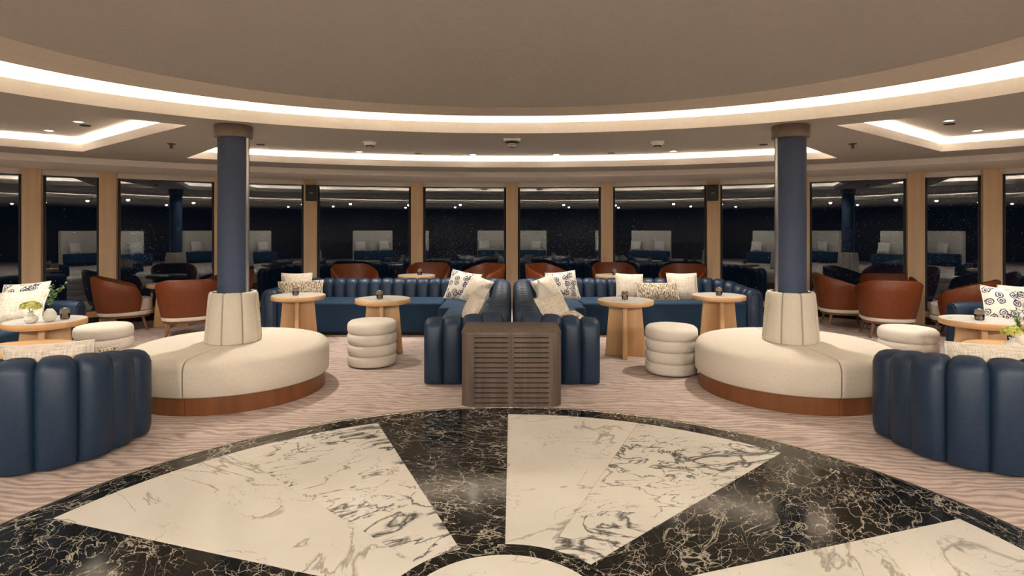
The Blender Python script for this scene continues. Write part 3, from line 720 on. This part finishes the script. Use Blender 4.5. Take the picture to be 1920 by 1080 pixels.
# ------------------------------------------------------------------ pillows
def pillow(loc, wd, ht, mat, yaw, tilt, roll, label, group, th=.075, name='throw_pillow'):
    nn = 14; v = []; f = []; uv = []
    def pt(i, j, s):
        a = -1+2*i/nn; b = -1+2*j/nn
        pinch = .07
        x = a*(1-pinch*(1-b*b)*abs(a)**3)*wd/2*1.0; z = b*(1-pinch*(1-a*a)*abs(b)**3)*ht/2
        y = s*th*((1-abs(a)**2.6)*(1-abs(b)**2.6))**.55
        return (x, y, z)
    for s in (-1, 1):
        base = len(v)
        for i in range(nn+1):
            for j in range(nn+1): v.append(pt(i, j, s)); uv.append((i/nn*wd/.45, j/nn*ht/.45))
        for i in range(nn):
            for j in range(nn):
                q = (base+i*(nn+1)+j, base+(i+1)*(nn+1)+j, base+(i+1)*(nn+1)+j+1, base+i*(nn+1)+j+1); f.append(q if s < 0 else q[::-1])
    e = empty(name, loc); e.rotation_mode = 'YXZ'; e.rotation_euler = (R(tilt), R(roll), R(yaw))
    tag(e, label, 'pillow', group)
    o = ob('cushion', v, f, mat, e, True, 80, uv)
    rim = [pt(i, 0, 1) for i in range(nn)]+[pt(nn, j, 1) for j in range(nn)]+[pt(nn-i, nn, 1) for i in range(nn)]+[pt(0, nn-j, 1) for j in range(nn)]
    tube('piping', rim, .006, 'p_white' if mat != 'p_squig' else 'cream_lt', e, 6, True)
gl_, gr_ = 'pillows on the left corner sofa', 'pillows on the right corner sofa'
pillow((-2.97, 8.08, .60), .41, .38, 'p_cream', 12, -20, 0, 'cream check pillow behind the patterned lumbar at the far left sofa corner', gl_)
pillow((-2.86, 7.94, .555), .60, .27, 'p_squig', 8, -18, -2, 'beige patterned lumbar pillow behind the left ottoman table', gl_)
pillow((-.68, 8.12, .595), .44, .43, 'p_floral', -12, -24, 10, 'navy floral pillow at the inner corner of the left sofa', gl_)
pillow((-.47, 7.80, .575), .38, .38, 'p_cream', -30, -28, 16, 'cream check pillow in front of the left floral pillow', gl_)
pillow((-.38, 6.52, .585), .42, .36, 'p_white', -76, -30, 0, 'white pillow against the left spine near the cabinet', gl_)
pillow((-.40, 6.06, .565), .42, .32, 'p_cream', -70, -24, 6, 'cream pillow nearest the cabinet on the left sofa', gl_)
pillow((.47, 7.80, .575), .38, .38, 'p_cream', 30, -28, -16, 'cream check pillow in front of the right floral pillow', gr_)
pillow((.70, 8.12, .595), .44, .43, 'p_floral', 10, -24, -5, 'navy floral pillow at the inner corner of the right sofa', gr_)
pillow((.38, 6.50, .60), .34, .34, 'p_white', 66, -22, 38, 'white pillow standing on its corner against the right spine', gr_)
pillow((.43, 6.04, .565), .46, .32, 'p_cream', 48, -28, -6, 'cream pillow nearest the cabinet on the right sofa', gr_)
pillow((.60, 5.74, .50), .34, .22, 'p_squig', 60, -62, -4, 'small patterned pillow lying by the arm of the right sofa', gr_)
pillow((1.63, 8.13, .59), .39, .38, 'p_cream', 3, -24, 3, 'cream check pillow left of the patterned lumbar on the right sofa', gr_)
pillow((1.97, 7.95, .54), .58, .26, 'p_squig', 0, -26, 0, 'brown patterned lumbar pillow on the right sofa', gr_)
pillow((2.36, 8.12, .595), .42, .39, 'p_cream', -3, -24, 0, 'cream check pillow right of the patterned lumbar on the right sofa', gr_)
pillow((-2.95, 3.75, .545), .55, .25, 'p_cream', 8, 8, -3, 'cream check pillow showing over the back of the left curved sofa', 'pillows on the curved sofas')
pillow((-2.735, 3.88, .525), .20, .18, 'p_squig', 50, 20, 0, 'patterned pillow edge beside the cream pillow on the left curved sofa', 'pillows on the curved sofas')
pillow((3.05, 3.72, .545), .62, .25, 'p_cream', -5, 8, 2, 'cream check pillow showing over the back of the right curved sofa', 'pillows on the curved sofas')
pillow((-5.08, 6.06, .585), .46, .40, 'p_cream', 8, -38, -7, 'cream check pillow before the floral one at the far left edge', 'pillows on the side sofas')
pillow((-5.20, 6.24, .62), .46, .42, 'p_floral', 6, -26, -5, 'navy floral pillow behind a cream one at the far left edge', 'pillows on the side sofas')
pillow((5.05, 5.98, .60), .44, .42, 'p_floral', -12, -30, 8, 'navy floral pillow at the far right edge on the side sofa', 'pillows on the side sofas')
pillow((5.32, 6.10, .61), .42, .40, 'p_cream', -10, -24, 2, 'cream check pillow behind the floral one at the far right edge', 'pillows on the side sofas')

# ------------------------------------------------------------------ wall speakers, detectors, sprinklers, downlights
for s, sd in ((-1, 'left'), (1, 'right')):
    x, y = onc(9.815, s*20.2); e = empty('wall_speaker', (x, y, 1.86), -R(s*20.2)); tag(e, 'small black loudspeaker on the %s window post' % sd, 'speaker', 'wall speakers')
    box('speaker_body', -.09, .09, -.13, .0, 0, .265, 'black', e, .01)
    box('grille', -.08, .08, -.135, -.128, .012, .253, 'frame', e, .003)
    box('badge', -.03, .03, -.138, -.134, .125, .133, 'white', e)
def detector(loc, sc, label):
    e = empty('smoke_detector', loc); tag(e, label, 'detector', 'smoke detectors')
    lathe('mounting_plate', [(0, 0), (.07*sc, 0), (.07*sc, -.015*sc), (.058*sc, -.02*sc)], 'white', e, 28)
    lathe('sensor_head', [(.058*sc, -.018*sc), (.055*sc, -.04*sc), (.03*sc, -.055*sc), (0, -.058*sc)], 'white', e, 28)
    lathe('sensor_vent', [(.05*sc, -.043*sc), (.034*sc, -.054*sc), (.034*sc, -.057*sc), (.052*sc, -.047*sc)], 'black', e, 20)
detector((0, 6.62, ZR), 1.7, 'largest white smoke detector over the centre of the room')
detector((0, 7.35, ZR), .75, 'small ceiling sensor behind the largest smoke detector')
detector((-1.72, 7.1, ZR), 1.15, 'white smoke detector left of centre in the window recess')
detector((1.76, 7.1, ZR), 1.15, 'white smoke detector right of centre in the window recess')
for s, sd in ((-1, 'left'), (1, 'right')):
    e = empty('sprinkler_head', (s*3.6, 6.2, ZA)); tag(e, 'small metal sprinkler head in the ceiling %s of the %s column' % (sd, sd), 'sprinkler', 'sprinklers')
    lathe('escutcheon', [(0, 0), (.04, 0), (.035, -.012), (.012, -.014), (.012, -.04), (0, -.04)], 'bronze', e, 16)
    lathe('deflector', [(0, -.05), (.022, -.05), (.022, -.053), (0, -.053)], 'bronze', e, 12)
    tube('frame_arm', [(-.012, 0, -.035), (-.014, 0, -.05)], .003, 'bronze', e, 5); tube('frame_arm', [(.012, 0, -.035), (.014, 0, -.05)], .003, 'bronze', e, 5)
DL = [(-2.1, 8.05, ZR, 1), (-.56, 8.36, ZR, 1), (.63, 8.36, ZR, 1), (2.2, 8.0, ZR, 1), (-1.32, 8.25, ZR, 0), (1.39, 8.2, ZR, 0), (-3.15, 7.35, ZR, 0), (3.15, 7.35, ZR, 0), (-2.35, 5.75, ZR, 1), (2.35, 5.75, ZR, 1),
      (-4.27, 5.78, ZR, 1), (-4.97, 6.3, ZR, 1), (4.26, 5.72, ZR, 1), (5.0, 6.3, ZR, 1), (-4.35, 5.98, ZR, 0), (4.4, 5.9, ZR, 0),
      (-4.9, 4.2, ZR, 1), (4.9, 4.2, ZR, 1), (-6.2, 4.6, ZR, 1), (6.2, 4.6, ZR, 1), (-5.2, 2.6, ZR, 1), (5.2, 2.6, ZR, 1),
      (-2.2, -.6, ZA, 1), (2.2, -.6, ZA, 1), (0, -.6, ZA, 1), (-4.4, -.4, ZA, 1), (4.4, -.4, ZA, 1), (-3, -3.2, ZA, 1), (0, -3.2, ZA, 1), (3, -3.2, ZA, 1),
      (-6.5, -2.5, ZA, 1), (6.5, -2.5, ZA, 1)]
names = ['lit recessed downlight above the left corner sofa', 'lit recessed downlight just left of the centre line by the window recess edge', 'lit recessed downlight just right of the centre line by the window recess edge', 'lit recessed downlight above the right corner sofa',
         'unlit ceiling inset between the two left downlights of the window recess', 'unlit ceiling inset between the two right downlights of the window recess', 'unlit ceiling inset near the left end of the window recess', 'unlit ceiling inset near the right end of the window recess',
         'lit downlight close to the left column', 'lit downlight close to the right column', 'nearer lit downlight in the left side recess', 'farther lit downlight in the left side recess', 'nearer lit downlight in the right side recess', 'farther lit downlight in the right side recess',
         'unlit inset beside the nearer left recess downlight', 'unlit inset beside the nearer right recess downlight']
for d_ in ('inner middle of the side recess', 'outer middle of the side recess', 'near end of the side recess'):
    for sd in ('left', 'right'): names.append('downlight outside the frame, %s, %s hand' % (d_, sd))
names += ['added fill downlight behind the camera, %s' % q for q in ('first row left of middle', 'first row right of middle', 'first row middle', 'first row far left', 'first row far right', 'second row left', 'second row middle', 'second row right', 'second row far left', 'second row far right')]
for i, (x, y, z, on) in enumerate(DL):
    e = empty('downlight', (x, y, z))
    vis = i < 16
    tag(e, names[i], 'downlight', 'recessed downlights' if vis else 'downlights outside the frame')
    lathe('bezel', [(.034, -.001), (.05, -.001), (.05, -.006), (.034, -.004)], 'white' if on else 'dark', e, 20)
    lathe('lens', [(0, -.002), (.034, -.002)], 'lamp' if on else 'black', e, 20)
    if on:
        ld = bpy.data.lights.new('downlight_beam', 'SPOT'); ld.energy = SPOT_W*(.6 if abs(x) > 4.1 and y > 5 else (1.5 if y > -1 else .7) if y < 0 else 1); ld.color = WARM; ld.spot_size = R(178 if y < 0 else 115); ld.spot_blend = .25 if y < 0 else .8; ld.shadow_soft_size = .05  # unseen rows behind the camera: wide beams added as frontal fill
        lo = bpy.data.objects.new('downlight_beam', ld); lo.location = (0, 0, -.012); link(lo, e)

# ------------------------------------------------------------------ part of the lounge behind the photographer (seen only mirrored in the glass)
def banquette(x, y, wd, label):
    e = empty('high_back_banquette', (x, y, 0)); tag(e, label, 'banquette', 'banquettes behind the photographer')
    box('back_panel', -wd/2, wd/2, -.1, .08, 0, 1.3, 'cream', e, .03)
    box('seat_cushion', -wd/2, wd/2, .08, .65, .1, .45, 'navy_seat', e, .04)
    box('plinth', -wd/2+.03, wd/2-.03, -.05, .6, 0, .1, 'black', e)
for x, wd, nm in ((-5.6, 2.4, 'left'), (-1.9, 1.7, 'left of centre'), (1.9, 1.7, 'right of centre'), (5.6, 2.4, 'right')):
    banquette(x, -4.2, wd, 'cream high-backed banquette mirrored in the windows, %s one' % nm)
    for k, kn in ((-.5, 'one end'), (.35, 'the other end')):
        pillow((x+k*wd*.7, -3.93, .66), .44, .42, 'p_white', 180, -14, 0, 'white pillow at %s of the mirrored banquette, %s' % (kn, nm), 'mirrored pillows')
